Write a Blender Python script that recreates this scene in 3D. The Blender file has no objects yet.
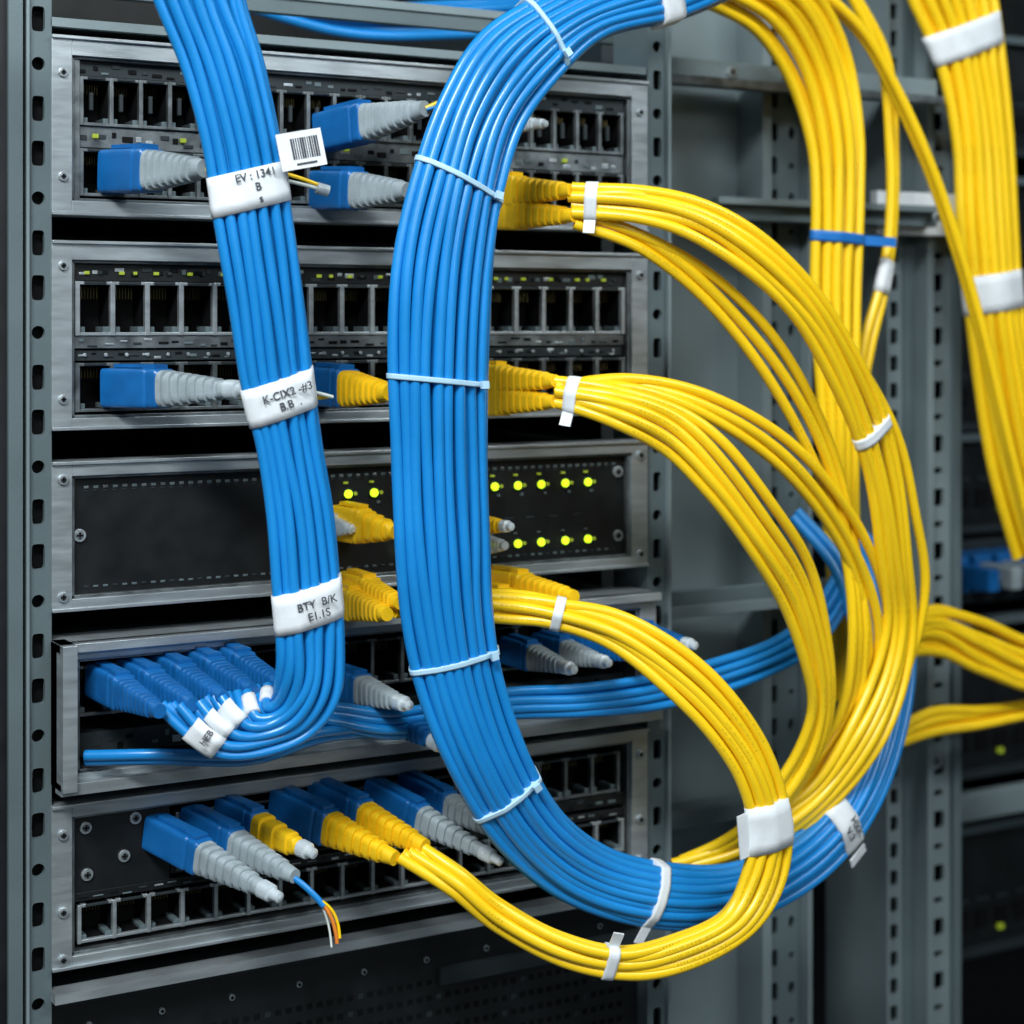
import bpy, math, random
from mathutils import Vector, Matrix
random.seed(7)
SC=bpy.context.scene
F=Vector((.5,.866,0))

# ---------------------------------------------------------------- materials
def M(name,col,rough=.5,metal=0.0,emit=None,es=1.0,noise=0.0,nscale=40,bump=0.0,bscale=300,spec=.5,coat=0.0,trans=0.0,stretch=None,prn=False):
    m=bpy.data.materials.new(name);m.use_nodes=True
    nt=m.node_tree;b=nt.nodes['Principled BSDF']
    b.inputs['Base Color'].default_value=(*col,1);b.inputs['Roughness'].default_value=rough
    b.inputs['Metallic'].default_value=metal
    b.inputs['Specular IOR Level'].default_value=spec
    b.inputs['Coat Weight'].default_value=coat;b.inputs['Coat Roughness'].default_value=.25
    b.inputs['Transmission Weight'].default_value=trans
    if emit:
        b.inputs['Emission Color'].default_value=(*emit,1);b.inputs['Emission Strength'].default_value=es
    if noise>0 or bump>0:
        tc=nt.nodes.new('ShaderNodeTexCoord');mp=nt.nodes.new('ShaderNodeMapping')
        nt.links.new(tc.outputs['Object'],mp.inputs[0])
        if stretch: mp.inputs['Scale'].default_value=stretch
    if noise>0:
        n=nt.nodes.new('ShaderNodeTexNoise');n.inputs['Scale'].default_value=nscale;n.inputs['Detail'].default_value=6
        nt.links.new(mp.outputs[0],n.inputs['Vector'])
        r=nt.nodes.new('ShaderNodeValToRGB')
        r.color_ramp.elements[0].position=.3;r.color_ramp.elements[1].position=.75
        r.color_ramp.elements[0].color=(*[c*(1-noise) for c in col],1)
        r.color_ramp.elements[1].color=(*[min(1,c*(1+noise)) for c in col],1)
        nt.links.new(n.outputs['Fac'],r.inputs[0]);colout=r.outputs[0]
        if prn: # printed jacket legend running along the cable (curve UV: u along length)
            sep=nt.nodes.new('ShaderNodeSeparateXYZ');nt.links.new(tc.outputs['UV'],sep.inputs[0])
            def math_(op,a,bv,cv=None):
                q=nt.nodes.new('ShaderNodeMath');q.operation=op
                for k,x in enumerate((a,bv,cv)):
                    if x is None: continue
                    if isinstance(x,(int,float)): q.inputs[k].default_value=x
                    else: nt.links.new(x,q.inputs[k])
                return q.outputs[0]
            def n1(scale):
                q=nt.nodes.new('ShaderNodeTexNoise');q.noise_dimensions='1D';q.inputs['Scale'].default_value=scale;q.inputs['Detail'].default_value=0
                nt.links.new(sep.outputs[0],q.inputs['W']);return q.outputs['Fac']
            t1=math_('GREATER_THAN',n1(600),.54);t2=math_('GREATER_THAN',n1(11),.6)
            pp=math_('PINGPONG',sep.outputs[1],.25);v=math_('COMPARE',pp,.125,.028)
            f=math_('MULTIPLY',math_('MULTIPLY',math_('MULTIPLY',t1,t2),v),.45)
            mx=nt.nodes.new('ShaderNodeMix');mx.data_type='RGBA'
            nt.links.new(f,mx.inputs['Factor']);nt.links.new(colout,mx.inputs['A']);mx.inputs['B'].default_value=(.12,.07,.01,1)
            colout=mx.outputs['Result']
        nt.links.new(colout,b.inputs['Base Color'])
        mr=nt.nodes.new('ShaderNodeMapRange');mr.inputs['To Min'].default_value=max(.05,rough-.1);mr.inputs['To Max'].default_value=min(1,rough+.15)
        nt.links.new(n.outputs['Fac'],mr.inputs['Value']);nt.links.new(mr.outputs[0],b.inputs['Roughness'])
    if bump>0:
        n2=nt.nodes.new('ShaderNodeTexNoise');n2.inputs['Scale'].default_value=bscale;n2.inputs['Detail'].default_value=3
        nt.links.new(mp.outputs[0],n2.inputs['Vector'])
        bp=nt.nodes.new('ShaderNodeBump');bp.inputs['Strength'].default_value=bump;bp.inputs['Distance'].default_value=.001
        nt.links.new(n2.outputs['Fac'],bp.inputs['Height']);nt.links.new(bp.outputs[0],b.inputs['Normal'])
    return m
blue=M('blue_cable_pvc',(.008,.225,.60),.30,noise=.12,nscale=14,bump=.08,bscale=120,coat=.25)
yellow=M('yellow_cable_pvc',(.95,.61,.008),.32,noise=.06,nscale=14,bump=.08,bscale=120,coat=.2,prn=True)
bluep=M('blue_plug_plastic',(.006,.12,.37),.35,noise=.15,nscale=60)
yelp=M('yellow_plug_plastic',(.92,.55,.008),.4,noise=.12,nscale=60)
grayp=M('gray_boot_rubber',(.33,.39,.42),.45,noise=.15,nscale=60)
clearp=M('clear_plug_plastic',(.66,.75,.80),.2,noise=.1,nscale=80,trans=.3)
white=M('label_paper',(.72,.76,.79),.6,noise=.06,nscale=80,bump=.35,bscale=90)
tie=M('nylon_tie_pale',(.42,.64,.80),.35,noise=.08)
tieb=M('nylon_tie_blue',(.015,.16,.50),.35,noise=.08)
ink=M('label_ink',(.05,.055,.07),.7,noise=.1)
silver=M('brushed_zinc_panel',(.47,.52,.545),.38,metal=.75,noise=.16,nscale=30,bump=.12,bscale=240,stretch=(1,1,6))
silverd=M('aged_steel',(.20,.225,.235),.40,metal=.8,noise=.4,nscale=80,bump=.2,bscale=250)
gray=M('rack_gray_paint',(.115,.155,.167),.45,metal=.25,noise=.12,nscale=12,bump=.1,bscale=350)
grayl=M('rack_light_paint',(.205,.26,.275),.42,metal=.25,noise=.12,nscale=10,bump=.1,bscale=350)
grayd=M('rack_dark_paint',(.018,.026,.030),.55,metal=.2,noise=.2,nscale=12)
black=M('black_face_paint',(.0035,.005,.006),.45,noise=.3,nscale=50)
cav=M('recess_shade_black',(.0012,.0014,.002),.7,noise=.2,spec=.2)  # near-black colour carries the shade of ports, holes and slots
gold=M('gold_contacts',(.16,.13,.06),.4,metal=1,noise=.1)
led=M('green_status_led',(.5,.8,.05),.4,emit=(.62,.95,.01),es=1.6,noise=.05)
leddim=M('dim_status_led',(.16,.2,.03),.4,emit=(.36,.48,.02),es=.5,noise=.05)
orange=M('orange_fiber',(.75,.22,.03),.4,noise=.1)
fibw=M('white_fiber',(.6,.66,.62),.4,noise=.1)

# ---------------------------------------------------------------- mesh builder
def se(a,n):
    c,s=math.cos(a),math.sin(a)
    return (math.copysign(abs(c)**(2/n),c),math.copysign(abs(s)**(2/n),s))
class MB:
    def __init__(s): s.v=[];s.f=[];s.m=[];s.mats=[];s.sm=[]
    def mi(s,m):
        if m not in s.mats: s.mats.append(m)
        return s.mats.index(m)
    def box(s,x0,x1,y0,y1,z0,z1,m):
        o=len(s.v);i=s.mi(m)
        s.v+=[(x,y,z) for x in(x0,x1) for y in(y0,y1) for z in(z0,z1)]
        for q in((0,1,3,2),(4,6,7,5),(0,4,5,1),(2,3,7,6),(0,2,6,4),(1,5,7,3)):
            s.f.append([o+k for k in q]);s.m.append(i);s.sm.append(False)
    def obox(s,c,ax,ay,az,m):
        o=len(s.v);i=s.mi(m);c=Vector(c)
        s.v+=[tuple(c+ax*a+ay*b+az*d) for a in(-1,1) for b in(-1,1) for d in(-1,1)]
        for q in((0,1,3,2),(4,6,7,5),(0,4,5,1),(2,3,7,6),(0,2,6,4),(1,5,7,3)):
            s.f.append([o+k for k in q]);s.m.append(i);s.sm.append(False)
    def loft(s,rings,m,cap=True,smooth=True):
        i=s.mi(m);o=len(s.v);n=len(rings[0])
        for r in rings: s.v+=[tuple(p) for p in r]
        for k in range(len(rings)-1):
            for j in range(n):
                a=o+k*n+j;b=o+k*n+(j+1)%n
                s.f.append([a,b,b+n,a+n]);s.m.append(i);s.sm.append(smooth)
        if cap:
            s.f.append([o+j for j in range(n)][::-1]);s.m.append(i);s.sm.append(False)
            s.f.append([o+(len(rings)-1)*n+j for j in range(n)]);s.m.append(i);s.sm.append(False)
    def cyl(s,x,z,y0,y1,r,m,n=14):
        s.loft([[(x+r*math.cos(6.2832*k/n),y,z+r*math.sin(6.2832*k/n)) for k in range(n)] for y in(y0,y1)],m,smooth=False)
    def screw(s,x,z,y,r=.0045):
        s.cyl(x,z,y-.002,y+.002,r,silver);s.cyl(x,z,y-.0024,y,r*.62,silverd)
        s.box(x-r*.5,x+r*.5,y-.0028,y,z-.0006,z+.0006,cav);s.box(x-.0006,x+.0006,y-.0028,y,z-r*.5,z+r*.5,cav)
    def strip(s,x0,x1,y,z0,z1,hf,pitch,m,dep=.004):
        """perforated strip facing -Y; hf(k)->(hw,hh,n)"""
        i=s.mi(m);z=z0;k=0;xc=(x0+x1)/2
        per=16
        while z+pitch<=z1+1e-6:
            hw,hh,n=hf(k);zc=z+pitch/2;o=len(s.v);W=(x1-x0)/2;H=pitch/2
            hole=[];out=[]
            for j in range(per):
                a=math.pi/4+2*math.pi*j/per
                px,pz=se(a,n);hole.append((xc+px*hw,y,zc+pz*hh))
                c,sn=math.cos(a),math.sin(a);q=max(abs(c),abs(sn));out.append((xc+c/q*W,y,zc+sn/q*H))
            back=[(p[0],y+dep,p[2]) for p in hole]
            s.v+=out+hole+back
            for j in range(per):
                j2=(j+1)%per
                s.f.append([o+j,o+j2,o+per+j2,o+per+j]);s.m.append(i);s.sm.append(False)
                s.f.append([o+per+j,o+per+j2,o+2*per+j2,o+2*per+j]);s.m.append(i);s.sm.append(False)
            z+=pitch;k+=1
    def obj(s,name,parent=None,bevel=0):
        me=bpy.data.meshes.new(name);me.from_pydata(s.v,[],s.f)
        for m in s.mats: me.materials.append(m)
        for p,i,sm in zip(me.polygons,s.m,s.sm): p.material_index=i;p.use_smooth=sm
        me.update();ob=bpy.data.objects.new(name,me);SC.collection.objects.link(ob)
        if bevel:
            b=ob.modifiers.new('bevel','BEVEL');b.width=bevel;b.segments=2;b.limit_method='ANGLE';b.angle_limit=math.radians(50)
        if parent: ob.parent=parent
        return ob
def empty(name):
    e=bpy.data.objects.new(name,None);e.empty_display_size=.05;SC.collection.objects.link(e);return e

# ---------------------------------------------------------------- rack frame
rack=empty('server_rack')
def alt(k): return ((.0042,.0085,5),(.0045,.0045,2),(.0045,.0085,5))[k%3]
m=MB()
m.strip(-.0155,-.0015,-.002,.08,2.06,alt,.030,gray)
m.box(-.0015,.0005,-.002,.03,.05,2.1,gray);m.box(-.0175,-.0155,-.006,.03,.05,2.1,grayl)
m.box(-.0155,-.0015,.006,.01,.05,2.1,cav)
m.box(-.0205,-.0175,-.001,.02,.05,2.1,cav)
m.box(-.030,-.0205,-.008,.03,.05,2.1,gray);m.box(-.075,-.030,-.004,.6,.05,2.1,black)
m.obj('front_post_left',rack)
m=MB()
m.strip(.486,.502,.0,.08,2.06,lambda k:((.004,.008,5),(.0045,.0045,2))[k%2],.027,gray)
m.box(.502,.505,-.004,.05,.05,2.1,grayl);m.box(.4845,.486,0,.05,.05,2.1,gray);m.box(.486,.502,.008,.012,.05,2.1,cav)
m.obj('front_post_right',rack)
m=MB()
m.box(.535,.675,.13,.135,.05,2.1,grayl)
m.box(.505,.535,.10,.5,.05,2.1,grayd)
m.obj('side_panel',rack)
m=MB()
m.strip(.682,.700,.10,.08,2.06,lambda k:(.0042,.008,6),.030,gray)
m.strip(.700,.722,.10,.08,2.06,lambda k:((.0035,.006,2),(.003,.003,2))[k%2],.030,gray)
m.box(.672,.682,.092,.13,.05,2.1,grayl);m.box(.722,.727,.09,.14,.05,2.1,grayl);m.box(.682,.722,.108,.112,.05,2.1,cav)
m.obj('cable_manager_post',rack,)
m=MB()
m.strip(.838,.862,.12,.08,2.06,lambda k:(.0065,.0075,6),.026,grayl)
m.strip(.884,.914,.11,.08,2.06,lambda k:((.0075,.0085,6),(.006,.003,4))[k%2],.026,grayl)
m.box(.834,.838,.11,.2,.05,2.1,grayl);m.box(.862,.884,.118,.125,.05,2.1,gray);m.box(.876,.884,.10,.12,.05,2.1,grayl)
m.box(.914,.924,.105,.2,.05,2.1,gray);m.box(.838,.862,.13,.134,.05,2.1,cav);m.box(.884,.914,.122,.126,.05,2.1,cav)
m.obj('rear_post',rack)
m=MB()
m.box(.53,.86,.07,.10,1.512,1.530,grayl);m.box(.53,.86,.06,.075,1.506,1.514,silverd)
m.box(.60,.86,.07,.10,1.392,1.408,gray);m.box(.60,.86,.06,.072,1.405,1.411,grayl)
m.box(.52,.72,.05,.09,1.052,1.062,grayl);m.box(.52,.72,.05,.054,1.062,1.075,gray);m.box(.52,.72,.09,.12,.86,.875,gray)
for x in(.62,.68,.80): m.screw(x,1.521,.069,.005);
m.screw(.89,.88,.105,.008);m.screw(.535,1.545,.06,.007);m.screw(.85,1.40,.06,.005)
m.box(.80,.90,.085,.095,1.385,1.425,white)
m.obj('cross_braces',rack,bevel=.0012)
m=MB()
m.box(-.075,.53,.50,.505,.05,2.1,black);m.box(-.075,-.07,0,.5,.05,2.1,black)  # black back sheet put in so gaps between units look dark
m.box(.72,.84,.34,.345,.05,2.1,grayl);m.box(.727,.80,.22,.225,.05,2.1,gray)
m.box(-.08,.93,-.01,.6,2.1,2.14,gray);m.box(-.08,.93,-.01,.6,0,.05,gray)
m.obj('rack_shell',rack)
# top shelf lip and lower blank panel
m=MB()
m.box(.0,.482,.0,.30,1.503,1.506,gray);m.box(.0,.482,-.002,.004,1.501,1.507,grayl)
m.box(.0,.50,.06,.07,1.535,1.548,gray);m.box(.0,.50,.058,.062,1.546,1.552,grayl)
m.box(.0,.482,-.012,.004,.846,.853,silver);m.box(.0,.482,.004,.3,.838,.844,grayd);m.box(.0,.482,.012,.016,.60,.838,black)
for r in range(7):
    for k in range(56): 
        m.box(.012+k*.0082,.0165+k*.0082,.0115,.012,.80-r*.012,.804-r*.012,cav if (k+r)%9 else grayd)
m.box(.30,.482,.006,.014,.80,.812,grayd)
for k in range(9): m.screw(.03+k*.052,.82,.012,.0022)
m.obj('blank_panel',rack)

# ---------------------------------------------------------------- equipment
def frame(m,z0,z1,iz0,iz1,y=-.004,ix0=.014,ix1=.467,mt=silver,x1=.482,back=cav):
    m.box(0,ix0,y,.022,z0,z1,mt);m.box(ix1,x1,y,.022,z0,z1,mt)
    m.box(ix0,ix1,y,.022,z0,iz0,mt);m.box(ix0,ix1,y,.022,iz1,z1,mt)
    m.box(ix0,ix1,.028,.03,iz0,iz1,back)
    m.box(.006,x1-.006,.03,.36,z0+.004,z1-.004,grayd)
    m.box(ix0,ix0+.0025,y+.003,.024,iz0,iz1,silverd);m.box(ix1-.0025,ix1,y+.003,.024,iz0,iz1,silverd)
    m.box(ix0,ix1,y+.003,.024,iz1-.002,iz1,silverd);m.box(ix0,ix1,y+.003,.024,iz0,iz0+.002,silverd)
    m.box(0,x1,y-.0022,y,z1-.0022,z1,silver);m.box(0,x1,y-.0022,y,z0,z0+.0022,silver)
def ports(m,x0,n,p,z0,z1,y=.002,mt=silverd,wall=.0028,skip=()):
    h=z1-z0;d=y+.0035
    for (a,b) in((z1,z1+.0022),(z0-.0022,z0)):
        m.box(x0-wall/2,x0+n*p+wall/2,y,d,a,b,mt);m.box(x0-wall/2,x0+n*p+wall/2,d,.028,a,b,cav)
    for k in range(n+1):
        m.box(x0+k*p-wall/2,x0+k*p+wall/2,y-.001,d,z0-.0022,z1+.0022,mt);m.box(x0+k*p-wall/2,x0+k*p+wall/2,d,.028,z0-.0022,z1+.0022,cav)  # metal stops at the front edge; walls behind painted black as shade
    for k in range(n):
        a=x0+k*p+wall/2;b=a+p-wall
        m.box(a,a+(b-a)*.2,y+.002,.022,z0,z0+h*.12,gray);m.box(b-(b-a)*.2,b,y+.002,.022,z0,z0+h*.12,gray)
        for g in range(6):
            gx=a+(b-a)*(.22+.1*g);m.box(gx,gx+(b-a)*.04,.014,.016,z1-h*.3,z1-h*.04,gold)
        m.box(a+.003,b-.003,.0005,.006,z1+.0004,z1+.0022,grayd)
def texture_strip(m,x0,x1,z0,z1,y,mt=silverd):
    m.box(x0,x1,y,.024,z0,z1,mt)
    x=x0+.004;h=z1-z0
    while x<x1-.01:
        w=random.uniform(.003,.008);zz=random.uniform(z0+h*.1,z1-h*.4)
        m.box(x,x+w,y-.0007,y,zz,zz+h*random.uniform(.15,.3),random.choice([cav,cav,silver,gray,grayd]))
        x+=w+random.uniform(.002,.006)
# U1
m=MB();frame(m,1.374,1.495,1.384,1.482)
m.box(.0165,.0205,0,.024,1.386,1.480,silverd)
ports(m,.022,21,.0209,1.438,1.467);texture_strip(m,.0165,.464,1.4695,1.480,.003,grayd);texture_strip(m,.0165,.464,1.421,1.4355,.004)
ports(m,.022,21,.0209,1.390,1.418);
for k in range(21):
    if k%3==0: m.box(.03+k*.0209,.034+k*.0209,.0015,.004,1.4275,1.4305,leddim)
    m.box(.027+k*.0209,.0295+k*.0209,-.001,.002,1.446,1.458,grayd)
for z in(1.40,1.47):
    m.screw(.0075,z,-.004,.0032);m.screw(.4745,z,-.004,.0032)
m.obj('patch_panel',None,.0006)
# U2
m=MB();frame(m,1.229,1.357,1.237,1.344)
ports(m,.0192,18,.0246,1.295,1.3275,wall=.0034,mt=silver)
texture_strip(m,.0165,.464,1.3300,1.342,.003,black)
for k in range(18):
    m.box(.024+k*.0246,.0275+k*.0246,.001,.004,1.3345,1.3367,leddim);m.box(.034+k*.0246,.0365+k*.0246,.001,.004,1.3345,1.3367,leddim if k%3==1 else grayd)
texture_strip(m,.0165,.464,1.284,1.2925,.003,silverd);texture_strip(m,.0165,.464,1.2755,1.283,.005,grayd)
for k in range(30): m.cyl(.025+k*.0148,1.2795,.0035,.005,.0014,silver,8)
ports(m,.0192,18,.0246,1.243,1.272,wall=.0034)
for z in(1.25,1.34): m.screw(.0075,z,-.004,.0032);m.screw(.4745,z,-.004,.0032)
m.obj('patch_panel',None,.0006)
# U3
m=MB();frame(m,1.107,1.208,1.115,1.198)
m.box(.0165,.4645,.004,.022,1.117,1.196,black)
for k in range(64):
    m.box(.024+k*.0068,.0275+k*.0068,.0032,.004,1.1885,1.1905,gray if k%2 else silverd);m.box(.024+k*.0068,.0275+k*.0068,.0034,.004,1.121,1.1225,gray if k%3 else grayd)
    m.box(.024+k*.0068,.0265+k*.0068,.0034,.004,1.1865,1.1875,grayd)
def lamp(x,z):
    m.cyl(x,z,.0030,.004,.0045,grayd,16);m.cyl(x-.0006,z,.0012,.004,.0031,led,14);m.cyl(x+.0055,z,.0020,.004,.0014,leddim,10)
for x in(.222,.243,.3455,.366,.387,.409,.430):
    lamp(x,1.176);m.box(x-.004,x-.001,.0015,.004,1.1835,1.185,leddim);m.box(x+.002,x+.0045,.0025,.004,1.168,1.17,gray)
for x in(.264,.285,.3455,.366,.387,.409,.430):
    lamp(x,1.131);m.box(x-.004,x-.001,.0025,.004,1.1385,1.1395,gray)
for x in(.358,.377,.398,.42): m.box(x-.004,x+.004,.0033,.004,1.150,1.1515,grayd)
for x,z in((.021,1.157),(.458,1.183),(.458,1.132)): m.screw(x,z,.004,.0045)
for z in(1.117,1.196): m.screw(.0075,z,-.004,.0035);m.screw(.4745,z,-.004,.0035)
m.obj('network_switch',None,.0006)
# U4
m=MB();frame(m,.991,1.088,1.000,1.076,y=-.016)
m.box(-.0,.010,-.03,.0,.991,1.088,silver);m.box(0,.482,-.026,-.012,.988,.996,silver);m.box(0,.482,-.024,-.012,1.082,1.088,silver)
ports(m,.0192,18,.0246,1.036,1.066);texture_strip(m,.0165,.464,1.006,1.022,.004,grayd)
for z in(1.01,1.07): m.cyl(.0125,z,-.0175,-.015,.002,cav)
m.obj('patch_panel',None,.0008)
# U5
m=MB();frame(m,.866,.977,.874,.968)
m.box(.0165,.085,.003,.022,.914,.966,black)
ports(m,.0205,18,.0245,.882,.904,mt=silver);texture_strip(m,.0165,.464,.908,.914,.003,black)
ports(m,.090,15,.0245,.930,.958);texture_strip(m,.086,.464,.917,.926,.004,black)
for x,z in((.025,.958),(.026,.926),(.052,.935),(.06,.96)): m.screw(x,z,.003,.0042)
for z in(.873,.905,.957): m.screw(.0075,z,-.004,.0035);m.screw(.4745,z,-.004,.0035)
m.obj('network_switch',None,.0006)

# ---------------------------------------------------------------- neighbour rack (right, further back)
nb=empty('server_rack')
m=MB()
m.box(1.02,1.70,.62,.64,.05,2.1,black);m.box(.99,1.03,.30,.34,.05,2.1,grayd);m.box(1.66,1.70,.30,.34,.05,2.1,grayd)
m.box(.99,1.70,.30,.66,2.1,2.14,grayd);m.box(.99,1.70,.30,.66,0,.05,grayd)
m.obj('frame',nb)
for i,(z0,z1) in enumerate(((1.50,1.62),(1.34,1.46),(1.19,1.31),(1.075,1.17),(.80,.94),(.60,.73))):
    m=MB();m.box(1.03,1.66,.31,.6,z0,z1,black);m.box(1.03,1.66,.300,.31,z1,z1+.008,gray);m.box(1.03,1.66,.300,.31,z0-.008,z0,grayd)
    for k in range(20): 
        m.box(1.05+k*.03,1.07+k*.03,.308,.311,z0+.02,z0+.04,cav);m.box(1.05+k*.03,1.07+k*.03,.307,.311,z0+.05,z0+.054,grayd)
        if k%3==1: m.box(1.055+k*.03,1.061+k*.03,.306,.311,z0+.014,z0+.019,led if k%2 else leddim)
    m.obj('switch_%d'%i,nb)
m=MB();m.box(1.03,1.66,.28,.30,.965,.975,grayl);m.box(1.03,1.66,.27,.285,.755,.785,grayl)
for k in range(18): m.box(1.05+k*.033,1.075+k*.033,.25,.30,1.01,1.05,bluep);m.box(1.055+k*.033,1.07+k*.033,.20,.25,1.018,1.042,grayp if k%3 else bluep)
m.box(1.03,1.66,.29,.6,.99,1.06,grayd)
m.obj('patch_row',nb,.002)

# ---------------------------------------------------------------- cables
def cr(a,b,c,d,t): return .5*((2*b)+(c-a)*t+(2*a-5*b+4*c-d)*t*t+(3*b-a-3*c+d)*t*t*t)
def hull2(pts):
    pts=sorted(pts)
    def half(ps):
        h=[]
        for p in ps:
            while len(h)>1 and (h[-1][0]-h[-2][0])*(p[1]-h[-2][1])-(h[-1][1]-h[-2][1])*(p[0]-h[-2][0])<=0: h.pop()
            h.append(p)
        return h
    a=half(pts);b=half(pts[::-1]);return a[:-1]+b[:-1]
class Bundle:
    def __init__(s,name,ctrl,ys,N,rows,r,mat,k=.30,wob=.0007):
        s.c=[(Vector((a/1e3,y/1e3,b/1e3)),Vector((c/1e3,y/1e3,d/1e3))) for (a,b,c,d),y in zip(ctrl,ys)]
        s.N,s.rows,s.r,s.k,s.wob=N,rows,r,k,wob
        cu=bpy.data.curves.new(name,'CURVE');cu.dimensions='3D';cu.bevel_depth=r;cu.bevel_resolution=3;cu.use_fill_caps=True
        cu.materials.append(mat);s.par={}
        n=9;T=(len(s.c)-1)*n
        for j in range(rows):
            for i in range(N):
                s.par[(i,j)]=([random.uniform(0,6.28) for _ in range(4)],[random.uniform(.5,1.1) for _ in range(4)])
                sp=cu.splines.new('POLY');sp.points.add(T);sp.use_smooth=True
                for q in range(T+1): sp.points[q].co=(*s.pos(i,j,q/n),1)
        s.ob=bpy.data.objects.new(name,cu);SC.collection.objects.link(s.ob)
    def pos(s,i,j,t):
        ph,fr=s.par[(i,j)];N,r=s.N,s.r;off=.5 if j%2 else 0
        L,R=s.edge(t);W=(R-L).length;u=(i+.5+(off if i<N-1 else -off*.5))/N
        g=max(0,min(1,(2*r-W/N)/(2*r)))
        dep=s.k*W*(2*u-1)**2*.5+j*1.75*r+(i%2)*g*1.9*r
        sd=(R-L).normalized();w=s.wob
        return L.lerp(R,u)+F*dep+sd*w*(math.sin(t*fr[0]+ph[0])+.6*math.sin(t*2.3*fr[1]+ph[1]))+F*w*(math.sin(t*fr[2]+ph[2])+.6*math.sin(t*1.9*fr[3]+ph[3]))
    def edge(s,t):
        t=max(0,min(len(s.c)-1.0001,t));i=min(int(t),len(s.c)-2);f=t-i
        g=lambda k:s.c[max(0,min(len(s.c)-1,k))]
        return tuple(cr(g(i-1)[e],g(i)[e],g(i+1)[e],g(i+2)[e],f) for e in(0,1))
    def band(s,t,ln,mat,name,th=.0009,text=None,tsize=.009,flag=0,tilt=0,cables=None,extra=()):
        cab=cables or list(s.par)
        ctr=lambda q:sum((s.pos(i,j,q) for i,j in cab),Vector())/len(cab)
        v=ctr(t+.05)-ctr(t-.05);sp=v.length/.1;T0=v.normalized()
        L,R=s.edge(t);S=(R-L);S=(S-T0*S.dot(T0)).normalized();N0=S.cross(T0).normalized()
        if N0.dot(F)>0: N0=-N0
        C0=ctr(t);n=40;rings=[];front=0;xl=xr=0
        for q,gr in((-.5,-.0003),(-.5,th),(-.25,th),(0,th),(.25,th),(.5,th),(.5,-.0003)):
            tt=t+q*ln/sp
            pts=[]
            for (i,j) in cab:
                p=s.pos(i,j,tt)-C0
                for h in range(12): pts.append((p.dot(S)+(s.r+gr)*math.cos(h*.5236),p.dot(N0)+(s.r+gr)*math.sin(h*.5236)))
            H=hull2(pts);cy=(min(p[1] for p in H)+max(p[1] for p in H))/2;cx=(min(p[0] for p in H)+max(p[0] for p in H))/2
            along=(ctr(tt)-C0).dot(T0);ring=[]
            hx=(max(p[0] for p in H)-min(p[0] for p in H))/2;hy=(max(p[1] for p in H)-min(p[1] for p in H))/2
            for a in range(n):
                dx,dy=math.cos(2*math.pi*a/n)*hx,math.sin(2*math.pi*a/n)*hy;best=None
                for e in range(len(H)):
                    x1,y1=H[e][0]-cx,H[e][1]-cy;x2,y2=H[(e+1)%len(H)][0]-cx,H[(e+1)%len(H)][1]-cy
                    den=dx*(y2-y1)-dy*(x2-x1)
                    if abs(den)<1e-12: continue
                    la=(x1*(y2-y1)-y1*(x2-x1))/den;mu=(x1*dy-y1*dx)/den
                    if la>0 and -1e-6<=mu<=1+1e-6: best=la if best is None else max(best,la)
                if best is None: best=1
                px,py=cx+dx*best,cy+dy*best
                ring.append(C0+S*px+N0*py+T0*(along+tilt*px))
            if q==0: front=max(p[1] for p in H);xl=min(p[0] for p in H);xr=max(p[0] for p in H);cyy=cy
            rings.append(ring)
        m=MB();m.loft(rings,mat,cap=True)
        if flag:
            sg=1 if flag>0 else -1;fx=(xr if flag>0 else xl)+flag/2-sg*.001
            m.obox(C0+S*fx+N0*(cyy+.3*(front-cyy))+T0*tilt*fx,(S+N0*.25+T0*tilt)*(abs(flag)/2),N0*.0008,T0*(ln*.46),mat)
        if ln<.006:
            hx=(xl+xr)/2+(xr-xl)*.3
            m.obox(C0+S*hx+N0*(front-.0008)+T0*tilt*hx,S*.0026,N0*.0014,T0*.0026,mat)
        ob=m.obj(name,s.ob)
        if text:
            ls=text.split('|');up=-T0 if T0.z<0 else T0;sx=S if S.x>0 else -S
            sx=(sx+T0*tilt*(1 if S.x>0 else -1)).normalized();up=(up-sx*up.dot(sx)).normalized();nz=sx.cross(up).normalized()
            for li,tx in enumerate(ls):
                cu=bpy.data.curves.new('label_print','FONT');cu.body=tx;cu.size=tsize;cu.align_x='CENTER';cu.align_y='CENTER';cu.extrude=.0001;cu.offset=.0001
                cu.materials.append(ink)
                to=bpy.data.objects.new('label_print',cu);SC.collection.objects.link(to)
                cxm=(xl+xr)/2
                pos=C0+S*cxm+N0*(front+.0004)+up*(tsize*.52*(len(ls)-1)-li*tsize*1.04)+T0*tilt*cxm
                m4=Matrix((sx,up,nz)).transposed().to_4x4();m4.translation=pos
                to.matrix_world=m4;to.parent=s.ob
        return ob
B1=Bundle('blue_ethernet_cable_bundle',[(11,1537,79,1544),(25,1501,86,1506),(43,1459,99,1469),(58,1410,112,1416),(66,1369,119,1374),(76,1316,126,1319),(84,1262,132,1266),(95,1220,138,1222),(102,1175,147,1176),(105,1130,153,1127),(107,1105,156,1091),(109,1084,153,1055),(111,1069,136,1032),(114,1062,109,1022),(118,1060,76,1021),(126,1061,52,1034),(138,1064,31,1053)],
 [-130]*12+[-125,-120,-115,-110,-100],7,3,.0035,blue,wob=.0009)
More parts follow.
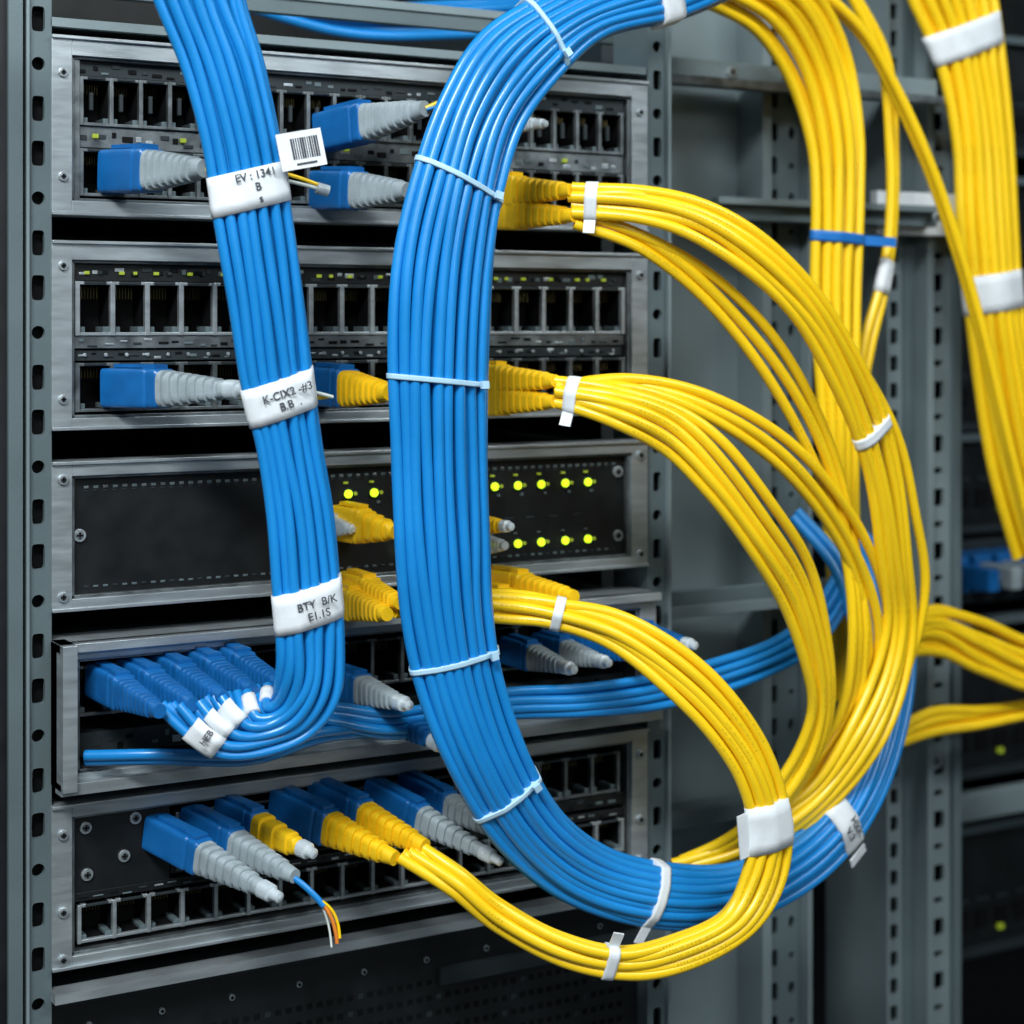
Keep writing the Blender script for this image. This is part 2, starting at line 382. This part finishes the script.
B2=Bundle('blue_ethernet_cable_bundle',[(479,1606,536,1569),(386,1572,448,1532),(310,1533,364,1508),(253,1499,316,1473),(222,1453,286,1437),(202,1403,271,1392),(188,1346,262,1341),(183,1284,258,1280),(184,1218,258,1215),(187,1155,261,1154),(194,1102,263,1103),(207,1051,271,1055),(230,999,291,1002),(270,944,327,950),(324,897,375,915),(383,867,432,897),(450,852,486,891),(532,854,547,900),(605,879,598,924),(658,924,631,963),(702,985,659,1009),(723,1042,676,1059),(728,1093,687,1105),(720,1128,692,1125)],
 [-80,-110,-130]+[-140]*10+[-130,-120,-120,-120,-110,-100,-90,-70,-50,-20,30],9,3,.0039,blue,wob=.001)
B3=Bundle('blue_ethernet_cable_bundle',[(160,1040,160,1021),(186,1037,186,1017),(228,1031,228,1009),(308,1036,308,1013),(377,1032,377,1008),(446,1032,446,1004),(520,1039,520,1008),(582,1048,582,1016),(632,1068,637,1030),(675,1100,692,1065)],
 [-50,-60,-70,-70,-70,-60,-50,-40,-30,-10],4,2,.0036,blue)
Bb=Bundle('blue_ethernet_cable_bundle',[(18,1015,18,1007),(60,1017,60,1009),(119,1011,119,1003),(171,1020,175,1012),(233,1019,233,1010)],[-20,-50,-60,-60,-60],2,1,.0038,blue)
B4=Bundle('blue_ethernet_cable_bundle',[(614,1138,624,1148),(631,1099,647,1106),(635,1052,651,1051),(625,998,639,993),(601,953,614,945),(566,918,576,908)],[-20,-50,-70,-80,-80,-80],2,1,.0042,blue)
YA=Bundle('yellow_fiber_cable_bundle',[(351,1402,351,1381),(390,1402,390,1374),(428,1392,424,1361),(474,1368,461,1336),(525,1330,506,1300),(572,1285,548,1255),(611,1234,581,1208),(638,1178,606,1160),(658,1113,623,1115),(672,1063,637,1066),(661,1016,624,1020),(637,971,596,979),(605,929,569,941),(568,900,538,920),(524,880,505,896),(481,871,472,883)],
 [-100,-130,-150,-160,-160,-150,-140,-130,-120,-110,-110,-110,-100,-90,-70,-50],5,1,.0041,yellow,wob=.0016)
Y2=Bundle('yellow_fiber_cable_bundle',[(353,1388,353,1374),(396,1370,396,1355),(456,1337,447,1313),(521,1283,502,1254),(578,1208,554,1188),(613,1123,590,1124),(622,1051,599,1053),(615,987,598,993),(578,938,563,944),(544,902,534,912)],
 [-100,-120,-130,-130,-120,-110,-110,-100,-90,-70],3,1,.0041,yellow,wob=.0020)
Y3=Bundle('yellow_fiber_cable_bundle',[(351,1398,351,1390),(390,1397,390,1390),(471,1376,467,1366),(556,1311,546,1304),(630,1226,619,1222),(663,1153,654,1149),(682,1087,674,1087),(669,1014,659,1019),(629,944,618,949),(576,907,568,913)],
 [-95,-130,-140,-140,-130,-120,-110,-100,-90,-80],1,1,.0041,yellow,wob=.0012)
YB=Bundle('yellow_fiber_cable_bundle',[(337,1262,337,1243),(373,1257,364,1229),(418,1241,404,1207),(455,1213,432,1174),(496,1171,468,1132),(537,1123,510,1086),(564,1067,538,1042),(578,1018,553,1005),(576,974,547,969),(560,938,530,938),(538,912,514,915),(519,890,500,897),(491,875,481,883)],
 [-100,-130,-140,-150,-150,-140,-130,-120,-110,-100,-90,-70,-50],5,1,.0041,yellow,wob=.0016)
YZ=Bundle('yellow_fiber_cable_bundle',[(337,1260,337,1251),(388,1264,383,1252),(455,1249,442,1232),(533,1211,510,1192),(600,1152,573,1136),(640,1088,611,1083),(650,1032,626,1033),(635,971,614,979),(594,926,579,935)],
 [-100,-120,-130,-130,-120,-110,-100,-90,-80],3,1,.0041,yellow,wob=.0016)
YC=Bundle('yellow_fiber_cable_bundle',[(214,1113,214,1102),(257,1113,257,1097),(299,1111,299,1090),(329,1106,325,1085),(366,1097,358,1070),(407,1073,391,1042),(444,1039,422,1009),(476,993,447,972),(494,940,459,934),(489,897,450,903),(462,866,431,879),(414,849,392,871),(366,845,349,867),(318,856,310,879),(274,882,274,902),(241,912,248,926),(209,935,232,940)],
 [-90,-90,-100,-120,-140,-155,-165,-170,-170,-170,-170,-170,-165,-150,-130,-120,-100],5,2,.0040,yellow,wob=.0012)
YD=Bundle('yellow_fiber_cable_bundle',[(512,1559,614,1603),(575,1543,664,1580),(624,1506,700,1533),(647,1457,713,1469),(653,1406,713,1408),(653,1321,708,1322),(660,1236,706,1235),(664,1151,706,1149),(673,1065,708,1062),(689,974,712,972)],
 [-20,-10,0,0,0,0,0,0,0,20],5,2,.0046,yellow,wob=.001)
YX=Bundle('yellow_fiber_cable_bundle',[(608,1606,629,1608),(695,1558,706,1564),(740,1505,751,1515),(786,1433,796,1440),(822,1358,829,1363),(852,1277,859,1282),(877,1195,886,1199),(915,1084,921,1088)],[0]*8,1,2,.0045,yellow)
YW=Bundle('yellow_fiber_cable_bundle',[(701,1601,712,1602),(744,1534,758,1540),(755,1455,767,1456),(753,1384,765,1385),(742,1335,755,1331),(725,1287,739,1282),(712,1217,723,1217)],[20]*7,2,1,.0045,yellow)
YE=Bundle('yellow_fiber_cable_bundle',[(799,1653,911,1665),(811,1609,931,1624),(852,1547,941,1553),(873,1474,950,1477),(879,1399,957,1401),(887,1324,965,1324),(898,1248,983,1247),(918,1162,1010,1168),(950,1075,1045,1078)],[60]*9,7,2,.0052,yellow,wob=.0014)
YF=Bundle('yellow_fiber_cable_bundle',[(717,1009,729,982),(757,1041,757,1010),(817,1046,817,1002),(872,1031,872,974),(955,1003,955,947),(1100,1000,1100,940)],[0,0,20,20,20,30],5,2,.0048,yellow,wob=.0028)
YG=Bundle('yellow_fiber_cable_bundle',[(764,927,764,918),(833,947,833,922),(901,942,901,921),(986,943,986,924),(1110,950,1110,920)],[40,50,50,50,60],3,2,.0048,yellow,wob=.0018)
BT=Bundle('blue_ethernet_cable_bundle',[(190,1560,190,1590),(300,1545,300,1570),(420,1555,420,1580),(560,1575,560,1600),(760,1600,770,1620)],[170,180,190,200,210],5,2,.0045,blue,wob=.003)

for t,tx in((3.62,'EV : 1341|B|s'),(6.25,'K-CIX2 -#3|B.B  .'),(9.35,'BTY  B/K|E1.1S')): B1.band(t,.025,white,'cable_label',text=tx,tsize=.0074,tilt=-.10)
# barcode tag stuck to the side of the bundle
m=MB();c0=Vector((.1235,-.137,1.4125));sx=Vector((.98,-.05,.2)).normalized();ny=Vector((-.15,-1,0)).normalized();up=sx.cross(-ny).normalized()
up=up if up.z>0 else -up
m.obox(c0,sx*.0155,ny*.0007,up*.012,white)
for k in range(12):
    m.obox(c0+sx*(-.006+k*.0016)+ny*.0008+up*.001,sx*(.0003+.0004*random.random()),ny*.0002,up*.0068,ink)
m.obox(c0+sx*(.002)+ny*.0008-up*.009,sx*.007,ny*.0002,up*.0007,ink)
m.obj('barcode_tag',B1.ob)
for cabs,tt,l in(([(6,0),(5,0)],14.75,.022),([(4,0)],14.95,.018),([(3,0),(3,1)],15.0,.016),([(2,0)],15.1,.014),([(1,0)],15.2,.012)): B1.band(tt,l,white,'cable_label',cables=cabs,th=.0015,text='HEB' if l>.02 else None,tsize=.006)
for t,ti in((2.55,0),(5.0,.12),(7.3,.10),(10.6,.08),(12.45,.1)): B2.band(t,.0036,tie,'cable_tie',tilt=ti)
B2.band(1.0,.024,white,'cable_label');B2.band(15.0,.008,white,'cable_label',tilt=.15,flag=-.012)
B2.band(18.0,.022,white,'cable_label',text='HXK|V.3',tsize=.009,flag=-.008)
YA.band(.35,.009,white,'cable_label',flag=.010);YA.band(6.1,.009,white,'cable_tie')
YB.band(.35,.009,white,'cable_label',flag=.010)
YC.band(3.0,.007,white,'cable_label');YC.band(8.0,.034,white,'cable_label',flag=.012);YC.band(12.3,.008,white,'cable_label',flag=.012)
YE.band(1.7,.030,white,'cable_label');YE.band(4.9,.036,white,'cable_label')
YD.band(4.4,.009,tieb,'cable_tie',flag=.03);YD.band(8.05,.009,tieb,'cable_tie')
YW.band(3.8,.030,white,'cable_label')

# ---------------------------------------------------------------- plugs
def plug(a,b,body,boot,sc=1.0,tip=None,parent=None,ribs=7,name='network_plug',y0=.004,y1=-.1):
    p0=Vector((a[0]/1e3,y0,a[1]/1e3));p1=Vector((b[0]/1e3,y1,b[1]/1e3))
    d=p1-p0;L=d.length;d.normalize();s=d.cross(Vector((0,0,1))).normalized();u=s.cross(d).normalized()
    m=MB();N=24
    def ring(t,hw,hh,ex,dz=0):
        c=p0+d*(L*t)+u*dz
        return [c+s*(hw*sc*se(2*math.pi*k/N,ex)[0])+u*(hh*sc*se(2*math.pi*k/N,ex)[1]) for k in range(N)]
    m.loft([ring(0,.0095,.0135,8),ring(.36,.0095,.0135,8),ring(.375,.0088,.0128,8),ring(.39,.0088,.0128,8),ring(.40,.0095,.0132,8),ring(.45,.0095,.0132,8),ring(.47,.0085,.012,6)],body,smooth=False)
    c=p0+d*(L*.24)+u*.0152*sc
    m.obox(c,d*L*.17,s*.0045*sc,(u+d*.05)*.0012*sc,body);m.obox(p0+d*(L*.38)+u*.0138*sc,d*L*.05,s*.006*sc,u*.0022*sc,body)
    m.obox(p0+d*(L*.2)-s*.0098*sc,d*L*.12,s*.0006*sc,u*.008*sc,body)
    rs=[];t=.46
    rs.append(ring(t,.0092,.0125,4))
    for k in range(ribs):
        f=k/ribs;w=.0092-(.0092-.0064)*f;h=.0124-(.0124-.0068)*f;e=4.5-1.6*f;st=.46/ribs
        rs+= [ring(t+.002,w,h,e),ring(t+st*.58,w*.98,h*.98,e),ring(t+st*.62,w*.76,h*.78,e),ring(t+st*.96,w*.76,h*.78,e)]
        t+=st
    rs.append(ring(.93,.0060,.0062,2.4));rs.append(ring(1.0,.0054,.0054,2))
    m.loft(rs,boot,smooth=False)
    if tip: m.loft([ring(.97,.0066,.0066,2.4),ring(1.05,.0062,.0062,2.4),ring(1.06,.0045,.0045,2),ring(1.12,.0040,.0040,2),ring(1.13,.001,.001,2)],tip,smooth=False)
    return m.obj(name,parent)
G=grayp
plug((43,1405),(72,1401),bluep,G,1.1);plug((202,1440),(232,1449),bluep,G,1.05);plug((199,1398),(219,1392),bluep,G,1.05)
plug((331,1402),(351,1397),yelp,yelp,.88,parent=YA.ob);plug((331,1385),(353,1379),yelp,yelp,.88,parent=YA.ob)
plug((341,1454),(354,1450),clearp,clearp,.6,tip=clearp,y1=-.05)
plug((43,1257),(91,1258),bluep,G,1.0,tip=clearp)
plug((196,1256),(205,1254),bluep,yelp,1.05)
plug((318,1259),(337,1260),yelp,yelp,.85,parent=YB.ob);plug((318,1243),(337,1245),yelp,yelp,.85,parent=YB.ob)
plug((214,1156),(236,1152),yelp,yelp,.95,y1=-.045,ribs=3);plug((204,1154),(213,1153),clearp,clearp,.6,tip=clearp,y1=-.02);plug((306,1150),(318,1153),yelp,yelp,.7,tip=clearp,y1=-.06)
plug((324,1133),(330,1136),grayp,clearp,.6,y1=-.04)
for a,b in(((33,1058),(42,1054)),((54,1060),(64,1056)),((77,1062),(85,1058)),((99,1064),(105,1061)),((121,1065),(125,1063))):
    plug(a,b,bluep,bluep,.86,parent=B1.ob,ribs=8)
plug((210,1040),(213,1042),bluep,G,.85,tip=clearp);plug((234,1024),(240,1012),bluep,bluep,.9,tip=clearp)
plug((222,1108),(213,1110),yelp,yelp,.85,parent=YC.ob);plug((210,1100),(203,1103),yelp,yelp,.85,parent=YC.ob)
plug((322,1091),(337,1095),yelp,yelp,.9,parent=YC.ob);plug((339,1102),(353,1104),yelp,yelp,.9,parent=YC.ob)
plug((73,949),(114,929),bluep,G,.9,tip=clearp);plug((99,952),(135,935),bluep,G,.88)
plug((125,955),(150,946),bluep,yelp,.9,tip=clearp,y1=-.08,ribs=3)
plug((166,956),(209,936),bluep,yelp,.95,parent=YC.ob);plug((196,958),(232,941),bluep,yelp,.95,parent=YC.ob)
plug((240,955),(280,929),bluep,G,.82,tip=clearp);plug((268,957),(297,940),bluep,G,.8,tip=clearp)
for a,b,q in(((357,1050),(362,1048),G),((385,1050),(392,1050),G),((412,1052),(418,1052),bluep),((436,1054),(446,1055),G),((463,1054),(470,1056),bluep)):
    plug(a,b,bluep,q,.8,tip=clearp,y1=-.075)

# thin exposed fibres
def strand(pts,r,mat,name='fiber_strand'):
    cu=bpy.data.curves.new(name,'CURVE');cu.dimensions='3D';cu.bevel_depth=r;cu.bevel_resolution=2;cu.use_fill_caps=True;cu.materials.append(mat)
    sp=cu.splines.new('NURBS');sp.points.add(len(pts)-1)
    for p,q in zip(sp.points,pts): p.co=(q[0]/1e3,q[1]/1e3,q[2]/1e3,1)
    sp.use_endpoint_u=True;sp.order_u=4
    o=bpy.data.objects.new(name,cu);SC.collection.objects.link(o);return o
fb=empty('stripped_fiber_cable')
for o in(strand([(133,-97,935),(140,-102,930),(147,-106,922),(152,-108,915)],.0022,blue),
 strand([(150,-107,918),(156,-110,911),(159,-112,902),(160,-112,890)],.0013,orange),
 strand([(150,-106,917),(155,-108,908),(156,-110,899),(156,-112,888)],.0008,fibw),
 strand([(151,-108,918),(159,-110,912),(162,-110,905),(162,-112,893)],.0011,yellow)): o.parent=fb
fb=empty('stripped_fiber_cable')
for o in(strand([(92,-105,1259),(110,-108,1262),(130,-110,1260),(160,-105,1252)],.0013,fibw),strand([(92,-104,1257),(112,-108,1255),(135,-108,1250),(160,-100,1252)],.0013,yellow),
 strand([(92,-104,1258),(108,-108,1266),(120,-110,1272)],.0018,grayp)): o.parent=fb
fb=empty('stripped_fiber_cable')
for o in(strand([(72,-102,1401),(100,-104,1398),(130,-104,1396),(150,-106,1390)],.0013,fibw),strand([(72,-102,1400),(105,-102,1404),(125,-104,1402),(152,-106,1392)],.0013,yellow),
 strand([(148,-106,1391),(156,-107,1389)],.004,clearp)): o.parent=fb
fb=empty('stripped_fiber_cable')
for o in(strand([(232,-101,1449),(245,-108,1456),(262,-112,1462),(300,-100,1466)],.0018,yellow),strand([(232,-102,1448),(246,-108,1453),(265,-112,1458),(300,-100,1460)],.0014,blue)): o.parent=fb

# ---------------------------------------------------------------- room
def plane(name,x0,x1,y0,y1,z0,z1,mt):
    m=MB();m.box(x0,x1,y0,y1,z0,z1,mt);return m.obj(name)
fl=M('floor_tile',(.10,.11,.12),.4,noise=.2,nscale=3);wl=M('wall_paint',(.05,.06,.068),.7,noise=.1,nscale=3);ce=M('ceiling_paint',(.35,.36,.37),.8,noise=.08,nscale=3)
plane('floor',-3,4,-4,2.5,-.05,0,fl);plane('ceiling',-3,4,-4,2.5,2.9,2.95,ce)
plane('wall_back',-3,4,2.5,2.55,0,2.9,wl);plane('wall_right',4,4.05,-4,2.55,0,2.9,wl)
# ---------------------------------------------------------------- light
def area(name,loc,tgt,sx,sy,e,col):
    l=bpy.data.lights.new(name,'AREA');l.shape='RECTANGLE';l.size=sx;l.size_y=sy;l.energy=e;l.color=col
    o=bpy.data.objects.new(name,l);o.location=loc;o.rotation_euler=(Vector(tgt)-Vector(loc)).to_track_quat('-Z','Y').to_euler();SC.collection.objects.link(o)
area('front_fill_light',(-1.0,-1.4,2.75),(.2,0,1.25),1.0,.3,70,(.93,.98,1))
area('front_fill_light',(1.3,-1.9,2.75),(.6,0,1.2),1.4,.4,30,(.90,.97,1))
area('front_fill_light',(-.2,-3.2,2.3),(.3,0,1.1),1.0,.5,16,(.93,.98,1))  # added front fill from behind the camera, not a ceiling fixture
w=bpy.data.worlds.new('World');SC.world=w;w.use_nodes=True
w.node_tree.nodes['Background'].inputs[0].default_value=(.48,.70,.79,1);w.node_tree.nodes['Background'].inputs[1].default_value=.10
# ---------------------------------------------------------------- camera
cd=bpy.data.cameras.new('camera');cam=bpy.data.objects.new('camera',cd);SC.collection.objects.link(cam)
cam.location=(-.350,-1.2275,1.3);cam.rotation_euler=(math.radians(90),0,math.radians(-30))
cd.sensor_width=36;cd.lens=1841/1024*36;cd.shift_y=-.1826;cd.clip_start=.05
cd.dof.use_dof=True;cd.dof.focus_distance=1.25;cd.dof.aperture_fstop=5.0
SC.camera=cam
SC.view_settings.view_transform='Standard'
SC.view_settings.exposure=0.0
